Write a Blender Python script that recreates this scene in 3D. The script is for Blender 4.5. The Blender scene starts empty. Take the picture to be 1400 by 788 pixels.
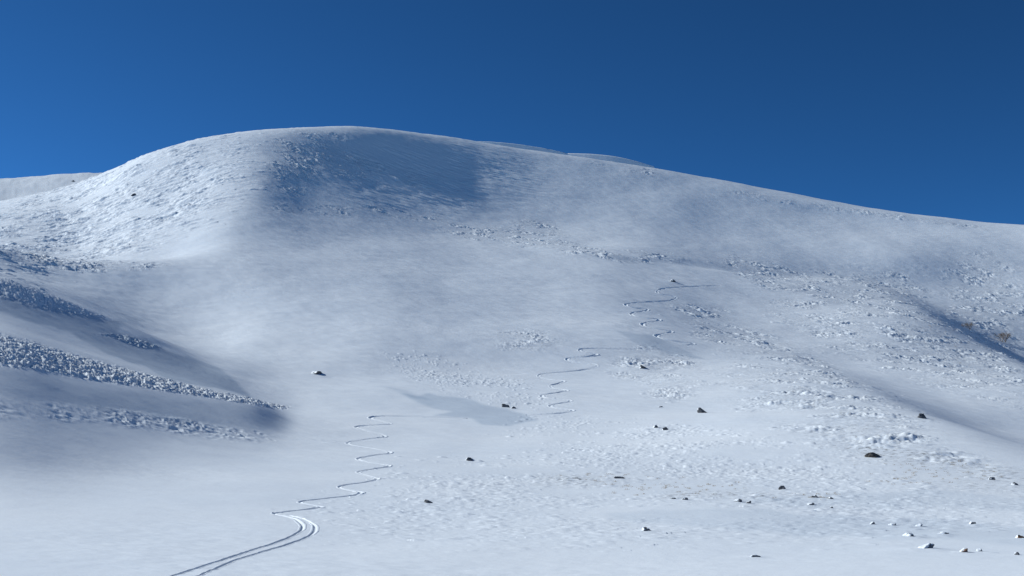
import bpy, bmesh, math, random
import numpy as np
from mathutils import Vector, Matrix

random.seed(7); rng = np.random.default_rng(7)
scene = bpy.context.scene
COL = scene.collection
Q = 1.0                                  # mesh density

# ------------------------------------------------------------ camera
F = 1556.0; P = math.radians(9.0); CP, SP = math.cos(P), math.sin(P)
cam_d = bpy.data.cameras.new("camera"); cam = bpy.data.objects.new("camera", cam_d)
COL.objects.link(cam); scene.camera = cam
cam_d.sensor_width = 36; cam_d.lens = 36*F/1400; cam_d.clip_start = 0.1; cam_d.clip_end = 40000
cam.location = (0, 0, 0); cam.rotation_euler = (math.pi/2 + P, 0, 0)

# ------------------------------------------------------------ sun and sky
SUN_AZ = math.radians(-68)               # from the view direction, to the left
SUN_EL = math.radians(30)
SUN = Vector((math.sin(SUN_AZ)*math.cos(SUN_EL), math.cos(SUN_AZ)*math.cos(SUN_EL), math.sin(SUN_EL)))
ld = bpy.data.lights.new("sun", 'SUN'); ld.energy = 4.7; ld.angle = math.radians(0.53); ld.color = (0.93, 0.99, 1.0)
lo = bpy.data.objects.new("sun", ld); COL.objects.link(lo); lo.location = (-300, 100, 300)
lo.rotation_mode = 'QUATERNION'; lo.rotation_quaternion = SUN.to_track_quat('Z', 'Y')
w = bpy.data.worlds.new("World"); scene.world = w; w.use_nodes = True
nt = w.node_tree; nt.nodes.clear()
out = nt.nodes.new('ShaderNodeOutputWorld'); bg = nt.nodes.new('ShaderNodeBackground')
sky = nt.nodes.new('ShaderNodeTexSky'); sky.sky_type = 'NISHITA'; sky.sun_disc = False
sky.sun_elevation = SUN_EL; sky.sun_rotation = SUN_AZ
sky.altitude = 9000; sky.air_density = 1.0; sky.dust_density = 1.5; sky.ozone_density = 2.0
ga = nt.nodes.new('ShaderNodeGamma'); ga.inputs[1].default_value = 1.3
hs = nt.nodes.new('ShaderNodeHueSaturation'); hs.inputs['Saturation'].default_value = 1.1
mt = nt.nodes.new('ShaderNodeVectorMath'); mt.operation = 'MULTIPLY'; mt.inputs[1].default_value = (.50, .90, .89)
nt.links.new(sky.outputs[0], hs.inputs['Color']); nt.links.new(hs.outputs[0], ga.inputs[0])
nt.links.new(ga.outputs[0], mt.inputs[0]); nt.links.new(mt.outputs[0], bg.inputs[0])
bg.inputs[1].default_value = 0.10; nt.links.new(bg.outputs[0], out.inputs[0])
vs = scene.view_settings; vs.view_transform = 'Standard'; vs.look = 'None'; vs.gamma = 1; vs.exposure = 0
vs.use_curve_mapping = False
scene.render.engine = 'CYCLES'
scene.render.resolution_x = 1024; scene.render.resolution_y = 576

# ------------------------------------------------------------ numeric helpers
def pchip_slopes(x, y):
    h = np.diff(x); d = np.diff(y)/h
    m = np.zeros_like(y)
    for i in range(1, len(x)-1):
        if d[i-1]*d[i] > 0:
            w1 = 2*h[i]+h[i-1]; w2 = h[i]+2*h[i-1]
            m[i] = (w1+w2)/(w1/d[i-1]+w2/d[i])
    m[0] = d[0]; m[-1] = d[-1]
    return m
def hermite(x, y, m, q):
    q = np.clip(q, x[0], x[-1])
    k = np.clip(np.searchsorted(x, q, side='right')-1, 0, len(x)-2)
    h = x[k+1]-x[k]; t = (q-x[k])/h
    return ((1+2*t)*(1-t)**2*y[k] + t*(1-t)**2*h*m[k] + t*t*(3-2*t)*y[k+1] + t*t*(t-1)*h*m[k+1])
def pchip(x, y, q):
    x = np.asarray(x, float); y = np.asarray(y, float)
    return hermite(x, y, pchip_slopes(x, y), q)
def blur(a, s, axis):
    n = int(3*s)+1; k = np.exp(-0.5*(np.arange(-n, n+1)/s)**2); k /= k.sum()
    a = np.moveaxis(a, axis, 0); p = np.concatenate([np.repeat(a[:1], n, 0), a, np.repeat(a[-1:], n, 0)])
    o = sum(k[i]*p[i:i+len(a)] for i in range(2*n+1))
    return np.moveaxis(o, 0, axis)
def sstep(a, b, x):
    t = np.clip((x-a)/(b-a), 0, 1); return t*t*(3-2*t)
def h2(ix, iy, s=0):
    n = (ix.astype(np.int64)*374761393 + iy.astype(np.int64)*668265263 + s*974711) & 0xffffffff
    n = ((n ^ (n >> 13))*1274126177) & 0xffffffff
    n = ((n ^ (n >> 16))*2246822519) & 0xffffffff
    return ((n ^ (n >> 15)) & 0xffffff).astype(np.float64)/0xffffff
def noise(x, y, s=0):
    ix = np.floor(x); iy = np.floor(y); fx = x-ix; fy = y-iy
    ix = ix.astype(np.int64); iy = iy.astype(np.int64)
    def g(dx, dy):
        a = h2(ix+dx, iy+dy, s)*2*np.pi
        return np.cos(a)*(fx-dx)+np.sin(a)*(fy-dy)
    ux = fx*fx*fx*(fx*(fx*6-15)+10); uy = fy*fy*fy*(fy*(fy*6-15)+10)
    a = g(0, 0); b = g(1, 0); c = g(0, 1); d = g(1, 1)
    return (a+(b-a)*ux + (c+(d-c)*ux - a-(b-a)*ux)*uy)*1.5
def fbm(x, y, s=0, o=4, gain=0.5):
    r = 0; a = 1
    for i in range(o):
        r = r + a*noise(x*2**i, y*2**i, s+i*17); a *= gain
    return r
def lumps(x, y, dens, s=0):
    """rounded mounds on jittered cells (cell size 1); dens = chance that a cell holds one; returns 0..1 height"""
    ix = np.floor(x).astype(np.int64); iy = np.floor(y).astype(np.int64)
    best = np.zeros_like(x)
    for dx in (-1, 0, 1):
        for dy in (-1, 0, 1):
            cx = ix+dx; cy = iy+dy
            px = cx+0.15+0.7*h2(cx, cy, s); py = cy+0.15+0.7*h2(cx, cy, s+5)
            rr = 0.32+0.45*h2(cx, cy, s+9)**1.5; on = h2(cx, cy, s+13) < dens
            d2 = ((x-px)**2+(y-py)**2)/(rr*rr)
            v = np.where(on, np.clip(1-d2, 0, 1)**1.3*rr*(0.5+h2(cx, cy, s+21)), 0)
            best = np.maximum(best, v)
    return best

# ------------------------------------------------------------ the lie of the land
def pix2world(u, v):
    X = (u-700)/F; Y = (394-v)/F
    dx = X; dy = CP-Y*SP; dz = SP+Y*CP
    return F*dx/dy, dz/math.hypot(dx, dy)           # column (F * tan azimuth), tan elevation
U0 = [-250, 0, 100, 200, 300, 350, 400, 500, 600, 700, 850, 1000, 1200, 1400, 1650]
# each row: a line across the land, (height in view, distance) at every column of U0
ROWS = [
 [(788,50)]*15,
 [(715,82),(715,82),(714,84),(712,86),(712,86),(712,86),(712,87),(712,88),(712,88),(712,88),(712,88),(712,88),(716,88),(720,88),(725,88)],
 [(655,108),(655,115),(655,121),(652,129),(650,134),(650,135),(650,136),(650,138),(652,138),(654,138),(656,138),(658,140),(662,143),(672,145),(685,145)],
 [(598,120),(600,132),(602,144),(602,160),(600,178),(598,190),(600,199),(602,204),(602,205),(603,206),(604,206),(608,206),(622,203),(650,180),(668,170)],
 [(395,190),(456,211),(488,214),(515,217),(537,225),(548,230),(570,234),(572,237),(572,239),(573,240),(574,241),(580,242),(597,236),(628,220),(655,205)],
 [(384,222),(440,238),(471,241),(500,245),(527,252),(543,256),(550,260),(548,263),(549,264),(550,265),(552,266),(559,267),(576,260),(604,246),(632,230)],
 [(368,240),(424,252),(452,258),(486,264),(516,272),(528,278),(530,285),(529,290),(530,293),(531,294),(532,295),(540,295),(558,286),(580,272),(605,260)],
 [(330,275),(381,288),(420,293),(464,298),(501,306),(506,314),(505,322),(503,326),(506,328),(509,329),(510,330),(520,330),(540,318),(560,302),(580,290)],
 [(322,400),(372,410),(405,412),(443,404),(462,384),(462,372),(460,371),(460,368),(465,368),(469,369),(471,371),(486,374),(506,366),(522,342),(540,330)],
 [(318,445),(363,452),(384,454),(398,452),(410,436),(412,426),(412,424),(414,422),(422,424),(428,427),(432,430),(450,434),(471,420),(482,392),(495,380)],
 [(300,484),(338,490),(353,492),(357,490),(354,486),(358,483),(365,480),(374,480),(382,487),(386,494),(391,500),(410,504),(434,490),(440,462),(450,445)],
 [(330,560),(352,540),(364,536),(358,528),(330,530),(321,545),(322,552),(332,562),(342,572),(348,580),(351,588),(369,588),(393,570),(400,542),(408,520)],
 [(330,680),(337,625),(346,600),(326,578),(285,598),(272,610),(272,625),(282,650),(292,682),(300,702),(306,712),(324,708),(348,672),(360,642),(368,620)],
 [(310,800),(300,724),(298,694),(268,674),(232,684),(220,690),(217,702),(221,735),(231,768),(239,792),(251,814),(277,808),(312,782),(326,762),(330,745)],
 [(306,920),(276,850),(253,806),(209,772),(183,762),(177,764),(173,776),(173,810),(184,846),(200,868),(222,884),(248,892),(285,900),(307,890),(311,885)],
 [(320,1000),(285,930),(262,880),(225,840),(196,825),(190,825),(186,836),(184,868),(194,900),(213,925),(237,940),(259,948),(296,952),(318,948),(322,945)],
 [(400,1300),(370,1250),(350,1250),(330,1250),(310,1250),(300,1250),(290,1250),(280,1250),(280,1250),(285,1250),(300,1250),(320,1250),(350,1250),(370,1250),(380,1250)],
 [(251,2300),(248,2300),(242,2300),(247,2350),(275,2350),(300,2350),(330,2350),(350,2350),(360,2350),(370,2350),(380,2350),(390,2350),(400,2350),(410,2350),(420,2350)],
 [(330,3400),(330,3400),(330,3400),(335,3400),(345,3400),(360,3400),(370,3400),(390,3400),(400,3400),(410,3400),(420,3400),(430,3400),(440,3400),(450,3400),(460,3400)],
 [(600,9000)]*15,
]
for k in range(4, 14):                   # the right flank swings away from the light
    f = [1]*9+[1.01, 1.04, 1.10, 1.23, 1.34, 1.42]
    if k < 7: f = [1+(q-1)*(k-3)/4 for q in f]
    if k > 11: f = [1+(q-1)*(14-k)/3.2 for q in f]
    ROWS[k] = [(v, d*q) for (v, d), q in zip(ROWS[k], f)]
for k, d1, d2 in [(5, 300, 320), (6, 355, 380), (7, 425, 465), (8, 535, 600), (9, 612, 680), (10, 678, 735), (11, 742, 790), (12, 793, 825), (13, 846, 862)]:
    ROWS[k][13] = (ROWS[k][13][0], d1); ROWS[k][14] = (ROWS[k][14][0], d2)
ROWS[11][12] = (393, 698); ROWS[12][12] = (348, 750); ROWS[13][12] = (312, 828); ROWS[13][9] = (239, 798); ROWS[13][10] = (251, 817); ROWS[13][11] = (277, 825); ROWS[12][9] = (300, 710); ROWS[12][10] = (306, 728); ROWS[12][11] = (324, 742)
# polar sheet: columns by azimuth (dense where the picture looks), rows by distance
nc = int(1750*Q); cin = np.linspace(-770, 770, nc); azin = np.arctan(cin/F)
step = 0.0006; a = azin[-1]; side = []
while a < math.pi-0.002:
    a += step; step = min(step*1.07, 0.05); side.append(a)
side = np.array(side); side = side[side < math.pi-0.01]
AZ = np.concatenate([-side[::-1], azin, side]); NA = len(AZ)
rs = list(np.geomspace(0.4, 46, 70)); r = 46.0
while r < 975: r += min(0.11+0.0022*r, 0.68)/Q; rs.append(r)
rs += list(np.geomspace(r*1.002, 9000, 240)); R = np.array(rs); NR = len(R)
cc = np.clip(np.tan(np.clip(AZ, -1.2, 1.2))*F, -1100, 1100)
rowz, rowr = [], []
for row in ROWS:
    pts = []
    for u, (v, d) in zip(U0, row):
        c, te = pix2world(u, v); pts.append((c, te*d, d))
    pts = np.array(pts)
    rowz.append(pchip(pts[:, 0], pts[:, 1], cc)); rowr.append(pchip(pts[:, 0], pts[:, 2], cc))
rowz = np.array(rowz); rowr = np.array(rowr)
Z = np.zeros((NR, NA))
for j in range(NA):
    x = np.concatenate([[0, 3, 15, 30], rowr[:, j]]); y = np.concatenate([[-1.6, -1.62, -2.1, -3.15], rowz[:, j]])
    # soften the kinks: mix of monotone cubic through the rows
    Z[:, j] = hermite(x, y, pchip_slopes(x, y), R)
# even out the joints between the rows (in metres along r, in columns across)
sel = slice(0, NR)
cs = len(side)
i0 = np.searchsorted(R, 55); i1 = np.searchsorted(R, 900)
sm = blur(blur(Z, 9*Q, 0), 16*Q, 1)
sm2 = blur(blur(sm, 14*Q, 0), 22*Q, 1)
wr = (sstep(55, 90, R)*(1-sstep(1000, 1150, R)))[:, None]
# keep spur crests sharper on the left
leftw = 1-sstep(-330, -180, np.tan(np.clip(AZ, -1.2, 1.2))*F)
rw = (sstep(150, 180, R)*(1-sstep(300, 330, R)))[:, None]*leftw[None, :]
Zs = sm2*(1-rw)+sm*rw
Z = Z*(1-wr)+Zs*wr
fade = (1-sstep(math.radians(40), math.radians(115), np.abs(AZ)))[None, :]
Z = Z*(0.12+0.88*fade)*sstep(0, 60, R)[:, None] + (-1.6-0.02*R[:, None])*(1-(0.12+0.88*fade)*sstep(0, 60, R)[:, None])*0 + np.where(R < 60, 0, 0)[:, None] + Z*(1-sstep(0, 60, R)[:, None])*(0.12+0.88*fade) if False else Z*np.where(R[:, None] < 60, 1, (0.12+0.88*fade))
SX = R[:, None]*np.sin(AZ)[None, :]; SY = R[:, None]*np.cos(AZ)[None, :]

def project(zz):
    d = SY*CP+zz*SP; d = np.where(d > 0.2, d, 0.2)
    return 700+F*SX/d, 394-F*(-SY*SP+zz*CP)/d
def hit(u, v, zz):
    c, _ = pix2world(u, v); az = math.atan(c/F)
    j = int(np.clip(np.searchsorted(AZ, az), 1, NA-1)); t = (az-AZ[j-1])/(AZ[j]-AZ[j-1])
    zc = zz[:, j-1]*(1-t)+zz[:, j]*t
    _, te = pix2world(u, v)
    g = zc/R-te; k0 = np.searchsorted(R, 30)
    k = np.nonzero(g[k0:] >= 0)[0]
    k = (k[0]+k0) if len(k) else NR-1
    a, b = g[k-1], g[k]; f = 0 if b == a else np.clip(-a/(b-a), 0, 1)
    rr = R[k-1]+(R[k]-R[k-1])*f
    return rr*math.sin(az), rr*math.cos(az)
def height(x, y, zz):
    x = np.asarray(x, float); y = np.asarray(y, float)
    rr = np.hypot(x, y); az = np.arctan2(x, y)
    i = np.clip(np.searchsorted(R, rr), 1, NR-1); j = np.clip(np.searchsorted(AZ, az), 1, NA-1)
    s = (rr-R[i-1])/(R[i]-R[i-1]); t = (az-AZ[j-1])/(AZ[j]-AZ[j-1])
    return (zz[i-1, j-1]*(1-s)*(1-t)+zz[i, j-1]*s*(1-t)+zz[i-1, j]*(1-s)*t+zz[i, j]*s*t)
def window(xmin, xmax, ymin, ymax):
    m = 0
    rmax = max(math.hypot(x, y) for x in (xmin, xmax) for y in (ymin, ymax))
    rmin = max(1, ymin if xmin < 0 < xmax else min(math.hypot(x, y) for x in (xmin, xmax) for y in (ymin, ymax)))
    azs = [math.atan2(x, max(y, 1)) for x in (xmin, xmax) for y in (ymin, ymax)]
    return (slice(max(0, np.searchsorted(R, rmin*0.98)-1), np.searchsorted(R, rmax)+1),
            slice(max(0, np.searchsorted(AZ, min(azs))-1), np.searchsorted(AZ, max(azs))+1))
def line_field(pts, pad):
    """signed distance (+ towards the camera for a line drawn left to right), position along 0..n-1, and window"""
    pts = np.array(pts); x, y = pts[:, 0], pts[:, 1]
    W = window(x.min()-pad, x.max()+pad, max(2, y.min()-pad), y.max()+pad)
    px, py = SX[W], SY[W]
    best = np.full(px.shape, 1e9); sd = np.zeros(px.shape); par = np.zeros(px.shape)
    for k in range(len(pts)-1):
        ax, ay = pts[k]; bx, by = pts[k+1]; ex, ey = bx-ax, by-ay; L2 = ex*ex+ey*ey+1e-9
        t = np.clip(((px-ax)*ex+(py-ay)*ey)/L2, 0, 1)
        dx = px-ax-t*ex; dy = py-ay-t*ey; d = np.hypot(dx, dy)
        cr = (ex*dy-ey*dx)
        m = d < best
        best = np.where(m, d, best); sd = np.where(m, np.where(cr < 0, d, -d), sd); par = np.where(m, k+t, par)
    return W, sd, par
def dense(pts, n=6):
    pts = np.array(pts, float); k = np.arange(len(pts)); q = np.linspace(0, len(pts)-1, (len(pts)-1)*n+1)
    p = np.pad(pts, ((1, 1), (0, 0)), mode='edge'); i = np.minimum(q.astype(int), len(pts)-2); t = (q-i)[:, None]
    p0, p1, p2, p3 = p[i], p[i+1], p[i+2], p[i+3]
    return 0.5*((2*p1)+(-p0+p2)*t+(2*p0-5*p1+4*p2-p3)*t*t+(-p0+3*p1-3*p2+p3)*t**3)

# ---- ridges, gullies, wind lips: (points (u, v, metres), far width, near width)
FEATS = [
 # soft spurs of the right flank, steep on the side away from the sun
 ([(1130,378,0),(1200,412,6),(1265,462,11),(1340,512,13),(1430,570,10)], 28, 70),
 ([(1000,458,0),(1080,516,4),(1160,564,6),(1250,610,6),(1320,642,4),(1400,668,1)], 21, 44),
 ([(1330,345,0),(1400,375,3),(1500,430,5)], 18, 30),
 # smooth drifts, steep on the side away from the sun
 # snow bank under the shoulder in the middle
 ([(600,300,0),(680,322,.8),(760,345,1.2),(840,352,1.5),(930,355,1),(1000,360,0)], 34, 9),
 # hollow under the summit
 # spine of the left shoulder
 ([(352,196,0),(338,215,2),(333,245,3),(330,275,2.5),(318,305,1),(300,330,0)], 24, 34),
 ([(-60,365,.7),(0,383,.9),(80,412,1.0),(150,440,.8),(200,470,.4),(300,508,0)], 17, 9),
 # crest lip on the right skyline
 ([(940,250,0),(1000,262,1.5),(1060,274,2.2),(1150,288,2.4),(1250,302,1.8),(1330,312,0)], 14, 10),
]
for pts, wf, wn in FEATS:
    q = dense(pts, 4)
    world = [hit(u, v, Z) for u, v in q[:, :2]]
    amp = q[:, 2]
    W, sd, par = line_field(world, 3*max(wf, wn))
    A = np.interp(par, np.arange(len(amp)), amp)
    wd = np.where(sd > 0, wn, wf)
    near = np.exp(-(np.abs(sd)/wd)**2)
    add_ = np.zeros_like(Z); add_[W] = A*near
    if min(wf, wn) > 12:
        b0, b1 = max(W[0].start-30, 0), W[0].stop+30; c0, c1 = max(W[1].start-60, 0), W[1].stop+60
        add_[b0:b1, c0:c1] = blur(blur(add_[b0:b1, c0:c1], 5, 0), 14, 1)
    else:
        b0, b1 = max(W[0].start-20, 0), W[0].stop+20; c0, c1 = max(W[1].start-40, 0), W[1].stop+40
        add_[b0:b1, c0:c1] = blur(blur(add_[b0:b1, c0:c1], 4, 0), 9, 1)
    Z += add_
# dark slabs that peek over the skyline, steep towards the valley
for pts, rc in [([(648,193.5),(690,195.6),(722,199),(748,203.6),(778,211)], 925), ([(776,210),(806,210.6),(836,214),(862,219.2),(895,229)], 935)]:
    cz_ = np.array([(pix2world(u, v)[0], pix2world(u, v)[1]*rc) for u, v in dense(pts, 5)]); cca = np.tan(np.clip(AZ, -1.2, 1.2))*F
    zc = np.where((cca > cz_[0, 0]) & (cca < cz_[-1, 0]), np.interp(cca, cz_[:, 0], cz_[:, 1]), -1e3)[None, :]
    rr_ = R[:, None]
    Z = np.maximum(Z, np.where(rr_ < rc, zc-1.3*(rc-rr_), zc-.45*(rr_-rc)))

uu, vv = project(Z)
wm = (1-sstep(.5, 1.4, np.sqrt(((uu-730)/190)**2+((vv-250)/75)**2)))*((R[:, None] > 560) & (R[:, None] < 905))
b0, b1 = np.searchsorted(R, 480), np.searchsorted(R, 985); bc0, bc1 = np.searchsorted(AZ, -.3), np.searchsorted(AZ, .4)
sub = Z[b0:b1, bc0:bc1]; wm = blur(blur(wm[b0:b1, bc0:bc1], 12, 0), 25, 1)
wm *= 1-sstep(820, 860, R[b0:b1])[:, None]
Z[b0:b1, bc0:bc1] = sub*(1-wm)+blur(blur(sub, 26, 0), 60, 1)*wm
# broad unevenness
big = np.clip((R-60)/300, 0, 1)[:, None]
Z += big*(0.9*noise(SX/70, SY/70, 3)+0.45*noise(SX/33, SY/33, 4)) + 0.10*np.clip(R/80, 0, 1)[:, None]*noise(SX/12, SY/12, 5)
ZM = Z.copy()
US, VS = project(ZM)

# ---- things that need the ground: rocks, tufts, tracks (placed on ZM)
ROCKS = [
 # u, v of the foot, width px, height px, dark share, label, reddish
 (433,512,20,4.5,.7,'low snow-drifted rock alone on the smooth slope right of the left spur tip',0),
 (690,557,13,6,.9,'jagged dark rock beside the upper end of the smooth shaded drift',0),
 (701,559,9,4,.7,'small flat dark rock touching the right side of the jagged rock by the shaded drift',0),
 (896,586,12,5,.25,'white snow-capped rock with dark underside, left one of the touching pair mid slope',0),
 (911,589,10,5,.6,'small half-bare rock directly right of the white snow-capped rock mid slope',0),
 (962,565,15,8,.8,'pointed dark rock throwing a short shadow, above the snow-capped pair mid slope',0),
 (1262,572,13,8,1.,'black rock with the longest blue shadow, alone on the shaded right slope',0),
 (1195,625,22,9,1.,'biggest bare dark brown boulder, at the foot of the right slope',1),
 (1212,609,9,3,.8,'thin dark rock sliver just above the big brown boulder',0),
 (642,631,13,5,.7,'small dark rock with a snow apron, right of the zigzag ski track',0),
 (585,688,14,4,.8,'flat dark stone on smooth snow, right of the lower ski track bends',0),
 (847,655,15,6,.7,'blunt dark rock at the left end of the grassy strip',0),
 (1070,670,11,6,.9,'small upright dark stone at the right end of the grassy strip',0),
 (1009,687,12,4,.6,'low stone sticking out below the grassy strip, left of a smaller stone',0),
 (1024,689,8,4,.7,'tiny dark stone just right of the low stone below the grassy strip',0),
 (920,683,8,3,.6,'left one of two tiny grey stones on the lower edge of the grassy strip',0),
 (937,684,8,3,.6,'right one of two tiny grey stones on the lower edge of the grassy strip',0),
 (880,505,17,5,.5,'low drifted rock beneath the middle ski track bends on the right',0),
 (903,557,7,3,.7,'tiny dark stone above the snow-capped rock mid slope',0),
 (920,386,9,4,.5,'small snowy rock just above the start of the highest ski track',0),
 (183,268,7,4,.9,'tiny dark rock on the bright sunny flank of the left shoulder',0),
 (100,248,6,3,.9,'tiny dark rock on the skyline beside the far hill',0),
 (1114,681,9,4,.8,'leftmost small dark rock of the cluster below the right slope',0),
 (1108,691,10,3,.6,'flat rock at the bottom of the cluster below the right slope',0),
 (1136,683,8,3,.8,'small rock right of the leftmost one in the cluster below the right slope',0),
 (1137,695,5,3,.9,'tiniest dark stone of the cluster below the right slope',0),
 (1242,736,22,6,.35,'snowy stone with dark right side, upper left of the widest snowy stone',0),
 (1268,753,26,7,.3,'widest snow-covered stone near the bottom right corner with dark tips',0),
 (1317,756,13,5,.8,'rust-red stone half sunk in snow near the bottom right corner',2),
 (1256,721,13,4,.4,'rightmost snowy stone in the row of three above the bottom right stones',0),
 (1220,720,11,4,.3,'snowy stone in the middle of the row above the bottom right stones',0),
 (1193,719,11,4,.3,'snowy stone at the left end of the row above the bottom right stones',0),
 (1289,732,17,4,.4,'thin snowy stone right of the row above the bottom right stones',0),
 (1396,737,15,6,.6,'reddish stone cut by the right edge of the picture',2),
 (1391,759,9,4,.8,'small dark stone below the reddish one at the right edge',0),
 (1330,718,12,5,.5,'dark tilted rock between the snowy row and the right edge',0),
 (1355,657,12,5,.6,'stone with a snow drift at the foot of the right slope near the right edge',0),
 (1387,664,10,4,.6,'low stone nearest the right edge at the foot of the slope',0),
 (885,728,20,5,.45,'low snowy mound with dark tips in the bottom middle of the foreground',0),
 (1033,763,16,3,.5,'thin half-buried stone near the bottom edge, right of centre',0),
 (1340,755,10,4,.3,'small snowy stone to the right of the rust-red stone',0),
]
rock_xy = [hit(u, v, ZM) for u, v, *_ in ROCKS]
for (u, v, wp, hp, dark, lab, red), (x, y) in zip(ROCKS, rock_xy):
    d = math.hypot(x, y); s = max(wp*d/F, .2)
    W = window(x-5*s, x+5*s, max(1, y-6*s), y+6*s)
    dx = SX[W]-x; dy = SY[W]-y
    wx = np.where(dx > 0, .9*s, 2.0*s); wy = np.where(dy > 0, 1.4*s, 1.1*s)
    Z[W] += 0.17*s*(1.1-dark)*np.exp(-(dx/wx)**2-(dy/wy)**2)

# ---- texture of the snow
def ell(u, v, ru, rv, ang=0, soft=.5):
    c, s = math.cos(math.radians(ang)), math.sin(math.radians(ang))
    a = ((US-u)*c+(VS-v)*s)/ru; b = (-(US-u)*s+(VS-v)*c)/rv
    return 1-sstep(1-soft, 1+soft, np.sqrt(a*a+b*b))
def band(pts, half, soft=.6):
    """soft mask round a polyline of (u, v, half height px)"""
    pts = np.array(pts, float)
    vc = np.interp(US, pts[:, 0], pts[:, 1]); hh = np.interp(US, pts[:, 0], pts[:, 2])*half
    m = 1-sstep(1-soft, 1+soft, np.abs(VS-vc)/np.maximum(hh, .5))
    m *= sstep(pts[0, 0]-25, pts[0, 0]+15, US)*(1-sstep(pts[-1, 0]-15, pts[-1, 0]+25, US))
    return m
vis = (R[:, None] > 40) & (R[:, None] < 930) & (np.abs(AZ)[None, :] < 0.62)
brk = np.zeros_like(Z); brk[vis] = fbm(SX[vis]/23, SY[vis]/23, 40, 3)
def patchy(m, k=.8, t=0):  return np.clip(m*(1+k*brk*1.6)-t, 0, 1)

# dense bushy mounds near (cell ~1.1 m)
near_d = np.clip(patchy(band([(-60,440,10),(0,478,20),(60,490,16),(120,504,13),(200,521,9),(280,537,5.5),(385,557,2.5)], 1.0, .35), .25)*1.15
   + .6*band([(-60,372,12),(0,392,13),(50,408,12),(95,421,8),(130,432,2)], 1.0, .4)
   + patchy(.8*band([(150,458,2),(180,466,5),(200,472,4),(215,474,1)], 1.0))
   , 0, 1)
crink = patchy(.9*band([(-60,548,12),(0,558,14),(60,562,12),(130,568,10),(200,577,10),(300,592,9),(450,606,4)], 1.0), .8, .1)
# far mounds (cell ~2.3 m)
far_d = np.clip(patchy(.95*band([(610,312,6),(660,322,9),(740,318,18),(800,345,7),(860,351,8),(925,354,5)], 1.0), .9)
   + patchy(.8*ell(395,225,26,42,8), .7)
   + patchy(.55*ell(440,215,60,30), 1) + patchy(.45*ell(520,240,60,18,12), 1)
   + patchy(.5*band([(380,285,8),(520,290,7),(600,300,6)], 1.0), 1, .1)
   + patchy(.7*ell(720,465,42,14), 1)
   + patchy(.85*band([(985,355,8),(1050,375,16),(1120,395,22),(1200,400,30),(1260,400,30)], 1.0), .8)
   + patchy(.8*ell(1200,455,150,42,22), .9) + patchy(.9*ell(1350,410,60,50,40), .5)
   + patchy(.85*ell(1330,490,110,40,28), .7)
   + patchy(.8*ell(1060,490,110,26,24), .9) + patchy(.8*ell(1130,560,130,40,14), .9)
   + patchy(.6*ell(900,510,60,30,10), 1) + patchy(.5*ell(960,430,60,14,5), 1, .1)
   + patchy(.7*band([(-60,350,8),(0,350,9),(60,358,10),(120,366,8),(230,362,3)], 1.0), .9)
   + patchy(.35*ell(1290,630,120,14,10), 1)
   + patchy(.3*ell(850,225,60,12,12), 1) + patchy(.5*band([(1000,262,3),(1100,280,4),(1250,300,4),(1330,310,2)], 1), .9), 0, 1)
# sunny left shoulder and gentle general speckle
shd = patchy(.75*ell(150,285,185,62,-20), .9)
fore = np.clip(patchy(.5*ell(700,720,260,60), .9)+patchy(.5*ell(1050,690,420,45,4), .9)+patchy(.5*ell(960,620,220,30,6), .9)+patchy(.45*ell(640,520,90,20,15), .9), 0, 1)
def add(mask, f, thr=.02):
    m = (mask > thr) & vis
    Z[m] += f(SX[m], SY[m], mask[m])
wx_, wy_ = math.cos(math.radians(-22)), math.sin(math.radians(-22))      # wind along the light
def wind(x, y): return x*wx_+y*wy_, -x*wy_+y*wx_
def near_l(x, y, m):
    a, b = wind(x, y)
    xx = x+.7*noise(x/1.5, y/1.5, 8); yy = y+.7*noise(x/1.5, y/1.5, 9)
    big_ = np.clip(.5+1.2*noise(x/7, y/7, 66), .1, 1); return big_*.46*lumps(xx/1.9, yy/1.5, m*.35, 60)*m**.5+.17*lumps(xx/.62, yy/.7, m*.3, 61)+.30*m*fbm(x/1.5, y/1.0, 62, 5, .68)
add(near_d, near_l)
add(crink, lambda x, y, m: (.2+.2*noise(x/8, y/8, 67))*m*(1-np.abs(noise(x/1.8+.4*noise(x/3, y/3, 65), y/1.2, 63))*2.2)+.07*lumps(x/.8, y/.8, m*.5, 64))
def far_l(x, y, m):
    a, b = wind(x, y); xx = a+.6*noise(x/3, y/3, 18); yy = b+.6*noise(x/3, y/3, 19)
    k = np.clip(.5+1.3*noise(x/11, y/11, 73), .15, 1.2); return k*(.34*lumps(xx/3.6, yy/1.4, m*.17, 70)+.25*lumps(xx/1.5, yy/.8, m*.32, 71)+.62*m*fbm(a/5.5, b/1.9, 72, 4, .62))
add(far_d, far_l)
def sh_l(x, y, m):
    xx = x+1.2*noise(x/5, y/5, 28); yy = y+1.2*noise(x/5, y/5, 29)
    return .5*lumps(xx/6.5, yy/2.4, m*.4, 80)+.45*lumps(xx/3.1, yy/1.6, m*.45, 81)+1.0*m*fbm(x/14, y/4, 82, 4, .6)
add(shd, sh_l)
def fo_l(x, y, m):
    a, b = wind(x, y); rr = np.hypot(x, y); k = np.clip(rr/130, .35, 2)
    return .17*k*lumps(a/1.3, b/.8, m*.5, 90)+.08*k*lumps(a/.6, b/.45, m*.6, 91)+.03*m*fbm(a/1.6, b/.7, 92, 3)
add(fore, fo_l)
add((1-sstep(.6, 1.3, np.sqrt(((US-600)/150)**2+((VS-240)/55)**2)))*(.4+.6*np.clip(.5+brk, 0, 1)),
    lambda x, y, m: m*(.5*noise(x/14, y/3.2, 120)+.22*noise(x/6, y/1.6, 121)))
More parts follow.
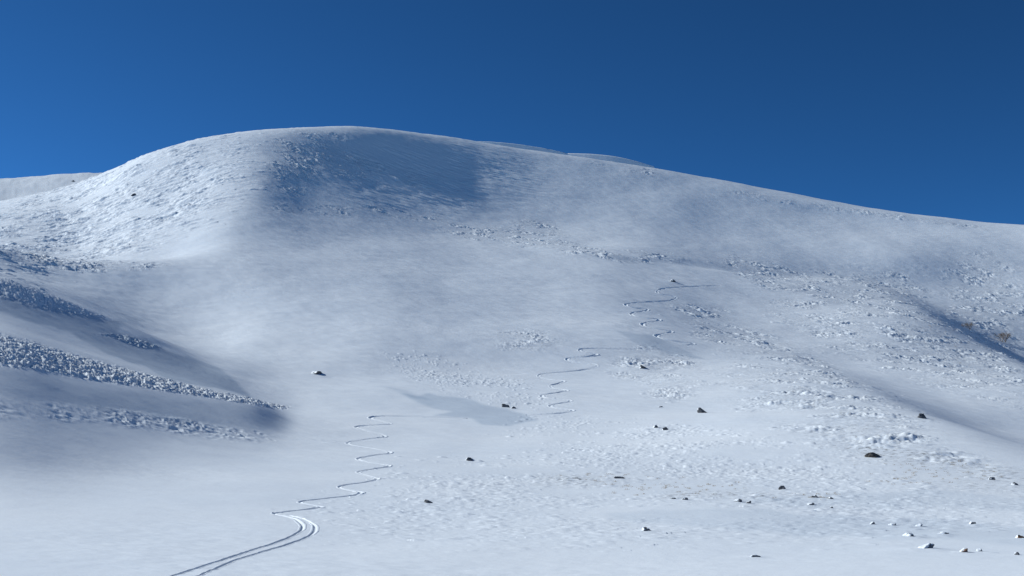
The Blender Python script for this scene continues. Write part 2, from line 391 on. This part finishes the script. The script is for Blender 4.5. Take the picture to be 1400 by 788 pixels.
# everywhere: wind crust, scattered small ripples
m = vis
kr = np.clip(R/400, .15, 1)[:, None]*np.ones_like(Z)
a_, b_ = wind(SX[m], SY[m])
Z[m] += kr[m]*(.13*noise(a_/9, b_/3.2, 100)+.05*noise(a_/4, b_/1.5, 101)+.012*noise(a_/1.8, b_/.7, 104))+.03*np.clip(1.6*noise(a_/30, b_/30, 103), 0, 1)*fbm(a_/1.9, b_/.8, 102, 2)
farm = (R[:, None] > 1500) & (R[:, None] < 2600) & (np.abs(AZ)[None, :] < 0.62) & (AZ[None, :] < -0.2)
Z[farm] += 1.0*fbm(SX[farm]/25, SY[farm]/60, 110, 3)

# ------------------------------------------------------------ ski tracks
T_UP = [(985,391),(945,392),(912,394),(900,397),(900,401),(914,404),(925,407),(915,411),(885,413),(860,415),(856,418),(868,421),(886,423),(878,426),(864,428),(866,432),(884,435),(902,437),(894,440),(880,442),(881,446),(898,450),(919,453),(910,456),(897,459),(908,464),(932,468),(949,470),(934,473)]
T_MID = [(871,478),(830,477),(798,477),(792,480),(803,483),(817,485),(800,488),(778,490),(776,493),(793,496),(812,498),(816,502),(797,506),(765,509),(739,512),(738,516),(753,519),(771,521),(764,524),(753,527),(757,531),(776,534),(761,537),(742,540),(744,544),(762,546),(781,548),(770,551),(753,554),(757,558),(784,561),(766,565),(719,568)]
T_CONN = [(640,572),(625,571),(585,570),(550,569),(522,569),(506,571),(516,575),(535,580),(515,581),(487,583),(492,587),(508,591),(527,597),(505,600),(476,605),(482,609),(503,612),(534,619),(515,622),(490,627),(498,631),(516,634),(534,637),(512,641),(490,645),(496,649),(517,655),(493,660),(463,665),(471,669),(497,674),(470,679),(440,682),(408,686),(422,690),(443,693),(415,697),(370,702),(384,704),(402,709),(411,715),(414,721),(408,728),(385,739),(339,754),(272,776),(232,789),(190,806)]
T_OUT = [(391,704),(408,707),(420,712),(429,717),(431,722),(426,731),(400,742),(350,757),(316,768),(269,789),(238,803)]
TRACKS = [(T_UP, .25, .07, .56, 'highest winding ski track, starting just below the small snowy rock'),
          (T_MID, .24, .07, .54, 'middle winding ski track, ending left of centre beside the shaded drift'),
          (T_CONN, .19, .055, .52, 'long zigzag ski track that runs down to the bottom left edge'),
          (T_OUT, .16, .02, .5, 'short outer ski track line beside the zigzag one at the bottom left')]
track_data = []
ZT = Z.copy()
for pts, depth, berm, wscale, lab in TRACKS:
    wp = np.array([hit(u, v, ZM) for u, v in dense(pts, 5)])
    seg = np.hypot(*np.diff(wp, axis=0).T); s = np.concatenate([[0], np.cumsum(seg)])
    n = int(s[-1]/.3); q = np.linspace(0, s[-1], n)
    p = np.stack([np.interp(q, s, wp[:, 0]), np.interp(q, s, wp[:, 1])], 1)
    p = blur(p, 3, 0)
    rr = np.hypot(p[:, 0], p[:, 1])
    k = np.clip(rr/190, .2, 2.2)**.8*wscale*.62            # half width grows where the snow was soft up high
    vary = np.clip(.8+.9*fbm(q/9, q*0+len(pts), 7, 3), .35, 1.35)*sstep(0, 14, q)*sstep(0, 5, s[-1]-q)
    k = k*(.6+.4*vary); vary = vary*np.clip((rr-70)/90, .0, 1); vdep = np.maximum(vary, .9*(rr < 130))
    track_data.append((p, k, depth*np.clip(vdep, .02, 1.2), berm*vary, lab))
    # trench under the track
    pl = p[::4]; kk = k[::4]
    for c0 in range(0, len(pl)-1, 60):
        part = pl[c0:c0+61]
        if len(part) < 2: continue
        W, sd, par = line_field(part, 6)
        kw = np.interp(par, np.arange(len(part)), kk[c0:c0+61])
        inside = 1-sstep(.9, 1.25, np.abs(sd)/kw)
        Z[W] = np.minimum(Z[W], ZT[W]-inside*.9*np.minimum(kw, 1))

# ------------------------------------------------------------ materials
def mat(name, base, rough=.8, spec=.3):
    m = bpy.data.materials.new(name); m.use_nodes = True; n = m.node_tree.nodes; b = n['Principled BSDF']
    b.inputs['Base Color'].default_value = (*base, 1); b.inputs['Roughness'].default_value = rough
    b.inputs['Specular IOR Level'].default_value = spec
    return m, m.node_tree, b
def snow_mat(name, attr=False):
    m, t, b = mat(name, (.84, .87, .90), .62, .25)
    tc = t.nodes.new('ShaderNodeTexCoord')
    n1 = t.nodes.new('ShaderNodeTexNoise'); n1.inputs['Scale'].default_value = .35; n1.inputs['Detail'].default_value = 9; n1.inputs['Roughness'].default_value = .65
    t.links.new(tc.outputs['Object'], n1.inputs['Vector'])
    bp = t.nodes.new('ShaderNodeBump'); bp.inputs['Strength'].default_value = .5; bp.inputs['Distance'].default_value = .16
    t.links.new(n1.outputs[0], bp.inputs['Height']); t.links.new(bp.outputs[0], b.inputs['Normal'])
    n2 = t.nodes.new('ShaderNodeTexNoise'); n2.inputs['Scale'].default_value = .03; n2.inputs['Detail'].default_value = 6
    t.links.new(tc.outputs['Object'], n2.inputs['Vector'])
    cr = t.nodes.new('ShaderNodeValToRGB'); cr.color_ramp.elements[0].position = .3; cr.color_ramp.elements[1].position = .7
    cr.color_ramp.elements[0].color = (.80, .835, .875, 1); cr.color_ramp.elements[1].color = (.87, .89, .91, 1)
    t.links.new(n2.outputs[0], cr.inputs[0])
    last = cr.outputs[0]
    if attr:
        at = t.nodes.new('ShaderNodeAttribute'); at.attribute_name = 'grass_cover'
        n3 = t.nodes.new('ShaderNodeTexNoise'); n3.inputs['Scale'].default_value = 1.3; n3.inputs['Detail'].default_value = 5; n3.inputs['Roughness'].default_value = .7
        t.links.new(tc.outputs['Object'], n3.inputs['Vector'])
        mr = t.nodes.new('ShaderNodeMapRange'); mr.inputs['From Min'].default_value = .5; mr.inputs['From Max'].default_value = .68
        t.links.new(n3.outputs[0], mr.inputs['Value'])
        mu = t.nodes.new('ShaderNodeMath'); mu.operation = 'MULTIPLY'
        t.links.new(mr.outputs[0], mu.inputs[0]); t.links.new(at.outputs['Fac'], mu.inputs[1])
        mx = t.nodes.new('ShaderNodeMix'); mx.data_type = 'RGBA'
        t.links.new(mu.outputs[0], mx.inputs[0]); t.links.new(last, mx.inputs[6]); mx.inputs[7].default_value = (.20, .19, .18, 1)
        last = mx.outputs[2]
        a2 = t.nodes.new('ShaderNodeAttribute'); a2.attribute_name = 'shade_tint'  # painted shade: weight of the blue-grey darkening on the snow
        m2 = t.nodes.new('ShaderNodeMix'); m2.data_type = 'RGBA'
        t.links.new(a2.outputs['Fac'], m2.inputs[0]); t.links.new(last, m2.inputs[6]); m2.inputs[7].default_value = (.47, .55, .64, 1)  # shade tone mixed into the snow colour
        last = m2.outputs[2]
    t.links.new(last, b.inputs['Base Color'])
    return m
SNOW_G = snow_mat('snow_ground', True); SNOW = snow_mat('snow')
def rock_mat(name, c1, c2):
    m, t, b = mat(name, c1, .85, .2)
    tc = t.nodes.new('ShaderNodeTexCoord'); n = t.nodes.new('ShaderNodeTexNoise'); n.inputs['Scale'].default_value = 2.2; n.inputs['Detail'].default_value = 8
    t.links.new(tc.outputs['Object'], n.inputs['Vector'])
    cr = t.nodes.new('ShaderNodeValToRGB'); cr.color_ramp.elements[0].position = .35; cr.color_ramp.elements[1].position = .65
    cr.color_ramp.elements[0].color = (*c1, 1); cr.color_ramp.elements[1].color = (*c2, 1)
    t.links.new(n.outputs[0], cr.inputs[0]); t.links.new(cr.outputs[0], b.inputs['Base Color'])
    bp = t.nodes.new('ShaderNodeBump'); bp.inputs['Strength'].default_value = .8; bp.inputs['Distance'].default_value = .15
    t.links.new(n.outputs[0], bp.inputs['Height']); t.links.new(bp.outputs[0], b.inputs['Normal'])
    return m
ROCK = [rock_mat('dark_rock', (.055,.058,.066), (.19,.19,.195)), rock_mat('brown_rock', (.045,.04,.036), (.16,.14,.12)), rock_mat('rust_rock', (.14,.07,.04), (.3,.17,.1))]
TWIG, tt, tb = mat('twig_bark', (.22, .15, .11), .9)
GRASS, gt, gb = mat('dry_grass', (.30, .23, .15), .9)
for t_, b_2, c in ((tt, tb, ((.20,.17,.15),(.42,.34,.28))), (gt, gb, ((.20,.15,.10),(.42,.33,.22)))):
    tc = t_.nodes.new('ShaderNodeTexCoord'); n = t_.nodes.new('ShaderNodeTexNoise'); n.inputs['Scale'].default_value = 3
    cr = t_.nodes.new('ShaderNodeValToRGB'); cr.color_ramp.elements[0].color = (*c[0], 1); cr.color_ramp.elements[1].color = (*c[1], 1)
    t_.links.new(tc.outputs['Object'], n.inputs['Vector']); t_.links.new(n.outputs[0], cr.inputs[0]); t_.links.new(cr.outputs[0], b_2.inputs['Base Color'])

# ------------------------------------------------------------ object helpers
def grid_mesh(name, V, nr, ncol, wrap=False, flip=False):
    me = bpy.data.meshes.new(name)
    idx = np.arange(nr*ncol, dtype=np.int32).reshape(nr, ncol)
    if wrap: idx = np.concatenate([idx, idx[:, :1]], 1)
    q = np.stack([idx[:-1, :-1], idx[:-1, 1:], idx[1:, 1:], idx[1:, :-1]], -1).reshape(-1, 4)
    if not flip: q = q[:, ::-1]
    extra = None
    me.vertices.add(len(V)); me.vertices.foreach_set('co', V.astype(np.float32).ravel())
    n = len(q); me.loops.add(n*4); me.loops.foreach_set('vertex_index', np.ascontiguousarray(q, dtype=np.int32).ravel())
    me.polygons.add(n); me.polygons.foreach_set('loop_start', np.arange(0, n*4, 4, dtype=np.int32))
    me.update(calc_edges=True)
    me.polygons.foreach_set('use_smooth', np.ones(n, bool))
    return me
def link(name, me, m, parent=None):
    o = bpy.data.objects.new(name, me); COL.objects.link(o)
    if m: me.materials.append(m)
    if parent: o.parent = parent
    return o
def tag(o, label, cat, group=None, kind=None):
    if label: o['label'] = label
    if cat: o['category'] = cat
    if group: o['group'] = group
    if kind: o['kind'] = kind
    return o

# ------------------------------------------------------------ snow ground
V = np.stack([SX.ravel(), SY.ravel(), Z.ravel()], 1)
me = grid_mesh('snow_ground', V, NR, NA, wrap=True)
gc = np.zeros_like(Z)
gc += .9*patchy(ell(900,666,150,13,4), .9)+.5*patchy(ell(1290,645,150,18,10), .9)+.6*np.clip(far_d, 0, 1)+.45*near_d+.15*shd+.1*fore
gc[np.broadcast_to(R[:, None] < 40, Z.shape)] = 0
gc = np.where(R[:, None] > 1500, .8, gc)
at = me.attributes.new('grass_cover', 'FLOAT', 'POINT'); at.data.foreach_set('value', np.clip(gc, 0, 1).astype(np.float32).ravel())
def poly(pts, soft=3.0, wob=5):
    q = np.array(pts, float); lo = q.min(0)-14; hi = q.max(0)+14
    m = np.zeros_like(Z); w_ = (US > lo[0]) & (US < hi[0]) & (VS > lo[1]) & (VS < hi[1]) & vis
    ii, jj = np.nonzero(w_); b0, b1, c0, c1 = ii.min(), ii.max()+1, jj.min(), jj.max()+1
    W = (slice(b0, b1), slice(c0, c1))
    sc_ = np.maximum(R[b0:b1, None]/60, 1)
    x = US[W]+wob*1.6*fbm(SX[W]/(2.5*sc_), SY[W]/(1.2*sc_), 200, 3); y = VS[W]+wob*fbm(SX[W]/(4*sc_), SY[W]/(1.0*sc_), 201, 3)
    ins = np.zeros(x.shape, bool); n = len(q)
    for a in range(n):
        (x1, y1), (x2, y2) = q[a], q[(a+1) % n]
        if y1 == y2: continue
        ins ^= ((y1 > y) != (y2 > y)) & (x < (x2-x1)*(y-y1)/(y2-y1)+x1)
    m[W] = blur(blur(ins.astype(float), soft*.5, 0), soft, 1)*w_[W]
    return m
shade_amt = .58*poly([(540,538),(575,541),(590,536),(632,544),(655,552),(690,558),(740,577),(700,582),(650,579),(640,572),(600,566),(622,562),(575,550)], 3.0, 7)  # shade of the centre drift, painted into the snow colour
shade_amt += .3*poly([(505,527),(560,536),(600,546),(560,544)], 3, 6)
shade_amt += .5*poly([(838,454),(885,461),(915,470),(965,494),(930,490),(880,478)])  # painted shade of the drift right of the middle track
shade_amt += .68*poly([(-60,390),(0,402),(60,420),(130,430),(170,438),(158,452),(200,468),(258,486),(305,511),(352,549),(290,533),(200,506),(150,482),(100,456),(0,428),(-60,414)])  # shade band of the upper left spur, put into the colour
shade_amt += .45*(.8+.35*np.clip(brk, -1, 1))*poly([(-60,488),(0,505),(100,524),(250,548),(385,562),(406,577),(398,587),(320,588),(220,570),(100,552),(0,542),(-60,530)], 6)  # painted shade below the lower spur crest, out to its tip
shade_amt += .3*poly([(820,704),(1000,697),(1250,712),(1440,725),(1440,748),(1100,732),(850,716)], 7)  # darker band across the right foreground
shade_amt += .25*poly([(1000,690),(1100,676),(1260,672),(1420,684),(1420,700),(1200,694)], 7)
shade_amt += .35*poly([(150,424),(178,430),(214,442),(180,439)], 2, 3)  # small painted shade wedge above the upper spur band
at = me.attributes.new('shade_tint', 'FLOAT', 'POINT'); at.data.foreach_set('value', np.clip(shade_amt, 0, 1).astype(np.float32).ravel())
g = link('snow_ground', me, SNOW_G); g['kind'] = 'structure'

# ------------------------------------------------------------ ski track meshes
NX = 15
for p, k, depth, berm, lab in track_data:
    tan = np.gradient(p, axis=0); tan /= np.hypot(tan[:, 0], tan[:, 1])[:, None]+1e-9
    tan = blur(tan, 2, 0); tan /= np.hypot(tan[:, 0], tan[:, 1])[:, None]+1e-9
    nrm = np.stack([-tan[:, 1], tan[:, 0]], 1)
    t = np.linspace(-1, 1, NX)
    off = t*2.0
    q = p[:, None, :]+nrm[:, None, :]*(off[None, :, None]*k[:, None, None])
    base = height(q[..., 0], q[..., 1], ZT)
    # outside berm height depends on the bend
    cur = np.gradient(tan, axis=0); cz = blur(tan[:, 0]*cur[:, 1]-tan[:, 1]*cur[:, 0], 5, 0)
    cz = np.clip(cz/ (np.percentile(np.abs(cz), 92)+1e-9), -1, 1)
    s_ = np.arange(len(p))*.3
    wob = .55+.45*np.clip(noise(s_/2.2, s_*0+3, 5)*1.5+.5, 0, 1)
    ks = np.clip(k, .34, 1.3)[:, None]
    trough = -depth[:, None]*np.exp(-np.abs(off/.62)**2.4)[None, :]*ks*1.4
    left = np.exp(-((off-1.35)/.35)**2)[None, :]*np.clip(.35-1.1*cz, .15, 1.6)[:, None]
    right = np.exp(-((off+1.35)/.35)**2)[None, :]*np.clip(.35+1.1*cz, .15, 1.6)[:, None]
    rough = (.9*depth/.24)[:, None]*.45*lumps(q[..., 0]/.7, q[..., 1]/.7, .7, 33)*np.exp(-((np.abs(off)-1.2)/.5)**2)[None, :]*np.abs(cz)[:, None]*ks
    edge = np.where(np.abs(t) > .99, 0, 1)[None, :]
    h = base+np.minimum(.02, k*.04)[:, None]+edge*(trough+berm[:, None]*wob[:, None]*(left+right)*ks*1.4+rough)
    h = np.where(np.abs(t)[None, :] > .99, base-.06, h)
    # taper at the ends
    V = np.stack([q[..., 0], q[..., 1], h], -1).reshape(-1, 3)
    me = grid_mesh('ski_track', V, len(p), NX, flip=True)
    bm = bmesh.new(); bm.from_mesh(me); bmesh.ops.recalc_face_normals(bm, faces=bm.faces)
    if sum(f.normal.z for f in bm.faces) < 0: bmesh.ops.reverse_faces(bm, faces=bm.faces)
    bm.to_mesh(me); bm.free()
    o = link('ski_track', me, SNOW)
    tag(o, lab, 'ski track', 'ski tracks left in the snow')

# ------------------------------------------------------------ rocks
def make_rock(wd, hg, seed, dark):
    """irregular angular boulder: rock mesh and a drift of snow over the part the wind covers"""
    rr = random.Random(seed)
    bm = bmesh.new(); bmesh.ops.create_icosphere(bm, subdivisions=4, radius=1)
    planes = [(Vector((rr.gauss(0, 1), rr.gauss(0, 1), rr.gauss(.3, .7))).normalized(), rr.uniform(.45, .85)) for _ in range(11)]
    for v in bm.verts:
        for n, d in planes:
            e = v.co.dot(n)-d
            if e > 0: v.co -= n*e*.92
    P0 = np.array([v.co[:] for v in bm.verts])
    dz = fbm(P0[:, 0]*2.3+seed, P0[:, 1]*2.3+P0[:, 2]*1.7, seed, 3)*.14
    skew = rr.uniform(-.5, .5)
    lo = P0.min(0); hi = P0.max(0)
    for v, d in zip(bm.verts, dz):
        v.co *= 1+d
        v.co.x += skew*max(v.co.z, 0)
        v.co.x *= wd*.56; v.co.y *= wd*.5
        v.co.z = v.co.z*hg*1.25 if v.co.z > 0 else v.co.z*hg*.8
    cap = bm.copy()
    bm2 = bmesh.new()
    cap.normal_update(); cap.verts.ensure_lookup_table()
    sn = Vector((-.75, .1, .65)).normalized()
    keep = set()
    for v in cap.verts:
        q = v.normal.dot(sn)+.25*math.sin(v.co.x*9/wd+seed)*math.cos(v.co.y*7/wd)
        if q > -0.1+dark*.95 and v.co.z > -.1*hg: keep.add(v)
    rem = [v for v in cap.verts if v not in keep]
    bmesh.ops.delete(cap, geom=rem, context='VERTS')
    loose = [v for v in cap.verts if not v.link_faces]; bmesh.ops.delete(cap, geom=loose, context='VERTS')
    cap.verts.ensure_lookup_table(); seen = {}; comps = []
    for v in cap.verts:
        if v in seen: continue
        st = [v]; seen[v] = 1; cmp_ = []
        while st:
            q = st.pop(); cmp_.append(q)
            for e in q.link_edges:
                o_ = e.other_vert(q)
                if o_ not in seen: seen[o_] = 1; st.append(o_)
        comps.append(cmp_)
    comps.sort(key=len)
    for cmp_ in comps[:-1]: bmesh.ops.delete(cap, geom=cmp_, context='VERTS')
    cap.normal_update()
    for v in cap.verts:
        b = v.is_boundary
        v.co += Vector(v.normal)*(0 if b else .02*wd)+Vector((0, 0, 0 if b else .02*wd))
    a = bpy.data.meshes.new('rock'); bm.to_mesh(a); bm.free()
    c = None
    if len(cap.faces) > 12:
        c = bpy.data.meshes.new('snow_cap'); cap.to_mesh(c)
        c.polygons.foreach_set('use_smooth', [True]*len(c.polygons))
    cap.free()
    return a, c
for i, ((u, v, wp, hp, dark, lab, red), (x, y)) in enumerate(zip(ROCKS, rock_xy)):
    d = math.hypot(x, y); wd = wp*d/F*(.9 if dark > .55 else .8); hg = .72*hp*d/F*(.8+.2*dark)
    a, c = make_rock(wd, hg, 11+i*7, dark)
    o = link('rock', a, ROCK[red]); z = float(height(x, y, Z))
    o.location = (x, y, z-.05*hg); o.rotation_euler = (0, 0, random.uniform(-.3, .3))
    tag(o, lab, 'rock', 'rocks poking out of the snow')
    if c: link('snow_cap', c, SNOW, o)

# ------------------------------------------------------------ shrubs and grass
def tube(bm, a, b, r0, r1, n=5):
    ax = (b-a).normalized(); s = ax.orthogonal().normalized(); t = ax.cross(s)
    va = [bm.verts.new(a+(s*math.cos(k*2*math.pi/n)+t*math.sin(k*2*math.pi/n))*r0) for k in range(n)]
    vb = [bm.verts.new(b+(s*math.cos(k*2*math.pi/n)+t*math.sin(k*2*math.pi/n))*r1) for k in range(n)]
    for k in range(n): bm.faces.new((va[k], va[(k+1) % n], vb[(k+1) % n], vb[k]))
def shrub(u, v, hpx, seed, lab):
    x, y = hit(u, v, ZM); d = math.hypot(x, y); H = hpx*d/F; rr = random.Random(seed)
    z = float(height(x, y, Z))
    root = bpy.data.objects.new('bare_shrub', None); COL.objects.link(root); root.location = (x, y, z-.1); root.empty_display_size = .5
    tag(root, lab, 'shrub', 'bare shrubs on the right flank')
    bs, bt = bmesh.new(), bmesh.new()
    def grow(p, dr, L, r0, lev):
        q = p+dr*L
        tube(bs if lev < 2 else bt, p, q, r0, r0*.65)
        if lev >= 4: return
        for _ in range(3 if lev else 3):
            nd = (dr+Vector((rr.gauss(0, .5), rr.gauss(0, .5), rr.gauss(.1, .3)))).normalized()
            grow(p+dr*L*rr.uniform(.6, 1), nd, L*rr.uniform(.6, .85), r0*.62, lev+1)
    for k in range(7):
        aa = k*2*math.pi/7+rr.uniform(-.3, .3)
        grow(Vector((rr.uniform(-.2, .2)*H, rr.uniform(-.2, .2)*H, 0)), Vector((math.cos(aa)*.6, math.sin(aa)*.6, 1)).normalized(), H*.3, H*.022, 0)
    for nm, b in (('stems', bs), ('twigs', bt)):
        m_ = bpy.data.meshes.new(nm); b.to_mesh(m_); b.free(); link(nm, m_, TWIG, root)
shrub(1324, 450, 13, 3, 'smaller left one of two bare brown shrubs on the right slope')
shrub(1372, 468, 19, 4, 'larger right one of two bare brown shrubs on the right slope')
bm = bmesh.new(); rr = random.Random(5)
tufts = []
for (cu, cv, ru, rv, n) in [(900,665,100,10,70),(1290,645,110,14,70),(830,650,60,4,16),(1230,658,40,5,16),(1330,470,60,25,26),(1290,450,60,14,12),(1120,680,60,8,16)]:
    for _ in range(n): tufts.append((cu+rr.gauss(0, .5)*ru, cv+rr.gauss(0, .5)*rv))
for (u, v) in tufts:
    x, y = hit(u, v, ZM); z = float(height(x, y, Z)); s = rr.uniform(.12, .34)*(1 if y < 260 else 1.8)
    for _ in range(12):
        a = rr.uniform(0, 6.28); l = s*rr.uniform(.5, 1); b0 = Vector((x+rr.gauss(0, .25)*s*2, y+rr.gauss(0, .25)*s*2, z-.05))
        dr = Vector((math.cos(a)*.6+.3, math.sin(a)*.6, 1)).normalized()
        tube(bm, b0, b0+dr*l, .016*(1 if y < 260 else 2), .004, 3)
me = bpy.data.meshes.new('dry_grass'); bm.to_mesh(me); bm.free()
tag(link('dry_grass', me, GRASS), None, None, None, 'stuff')
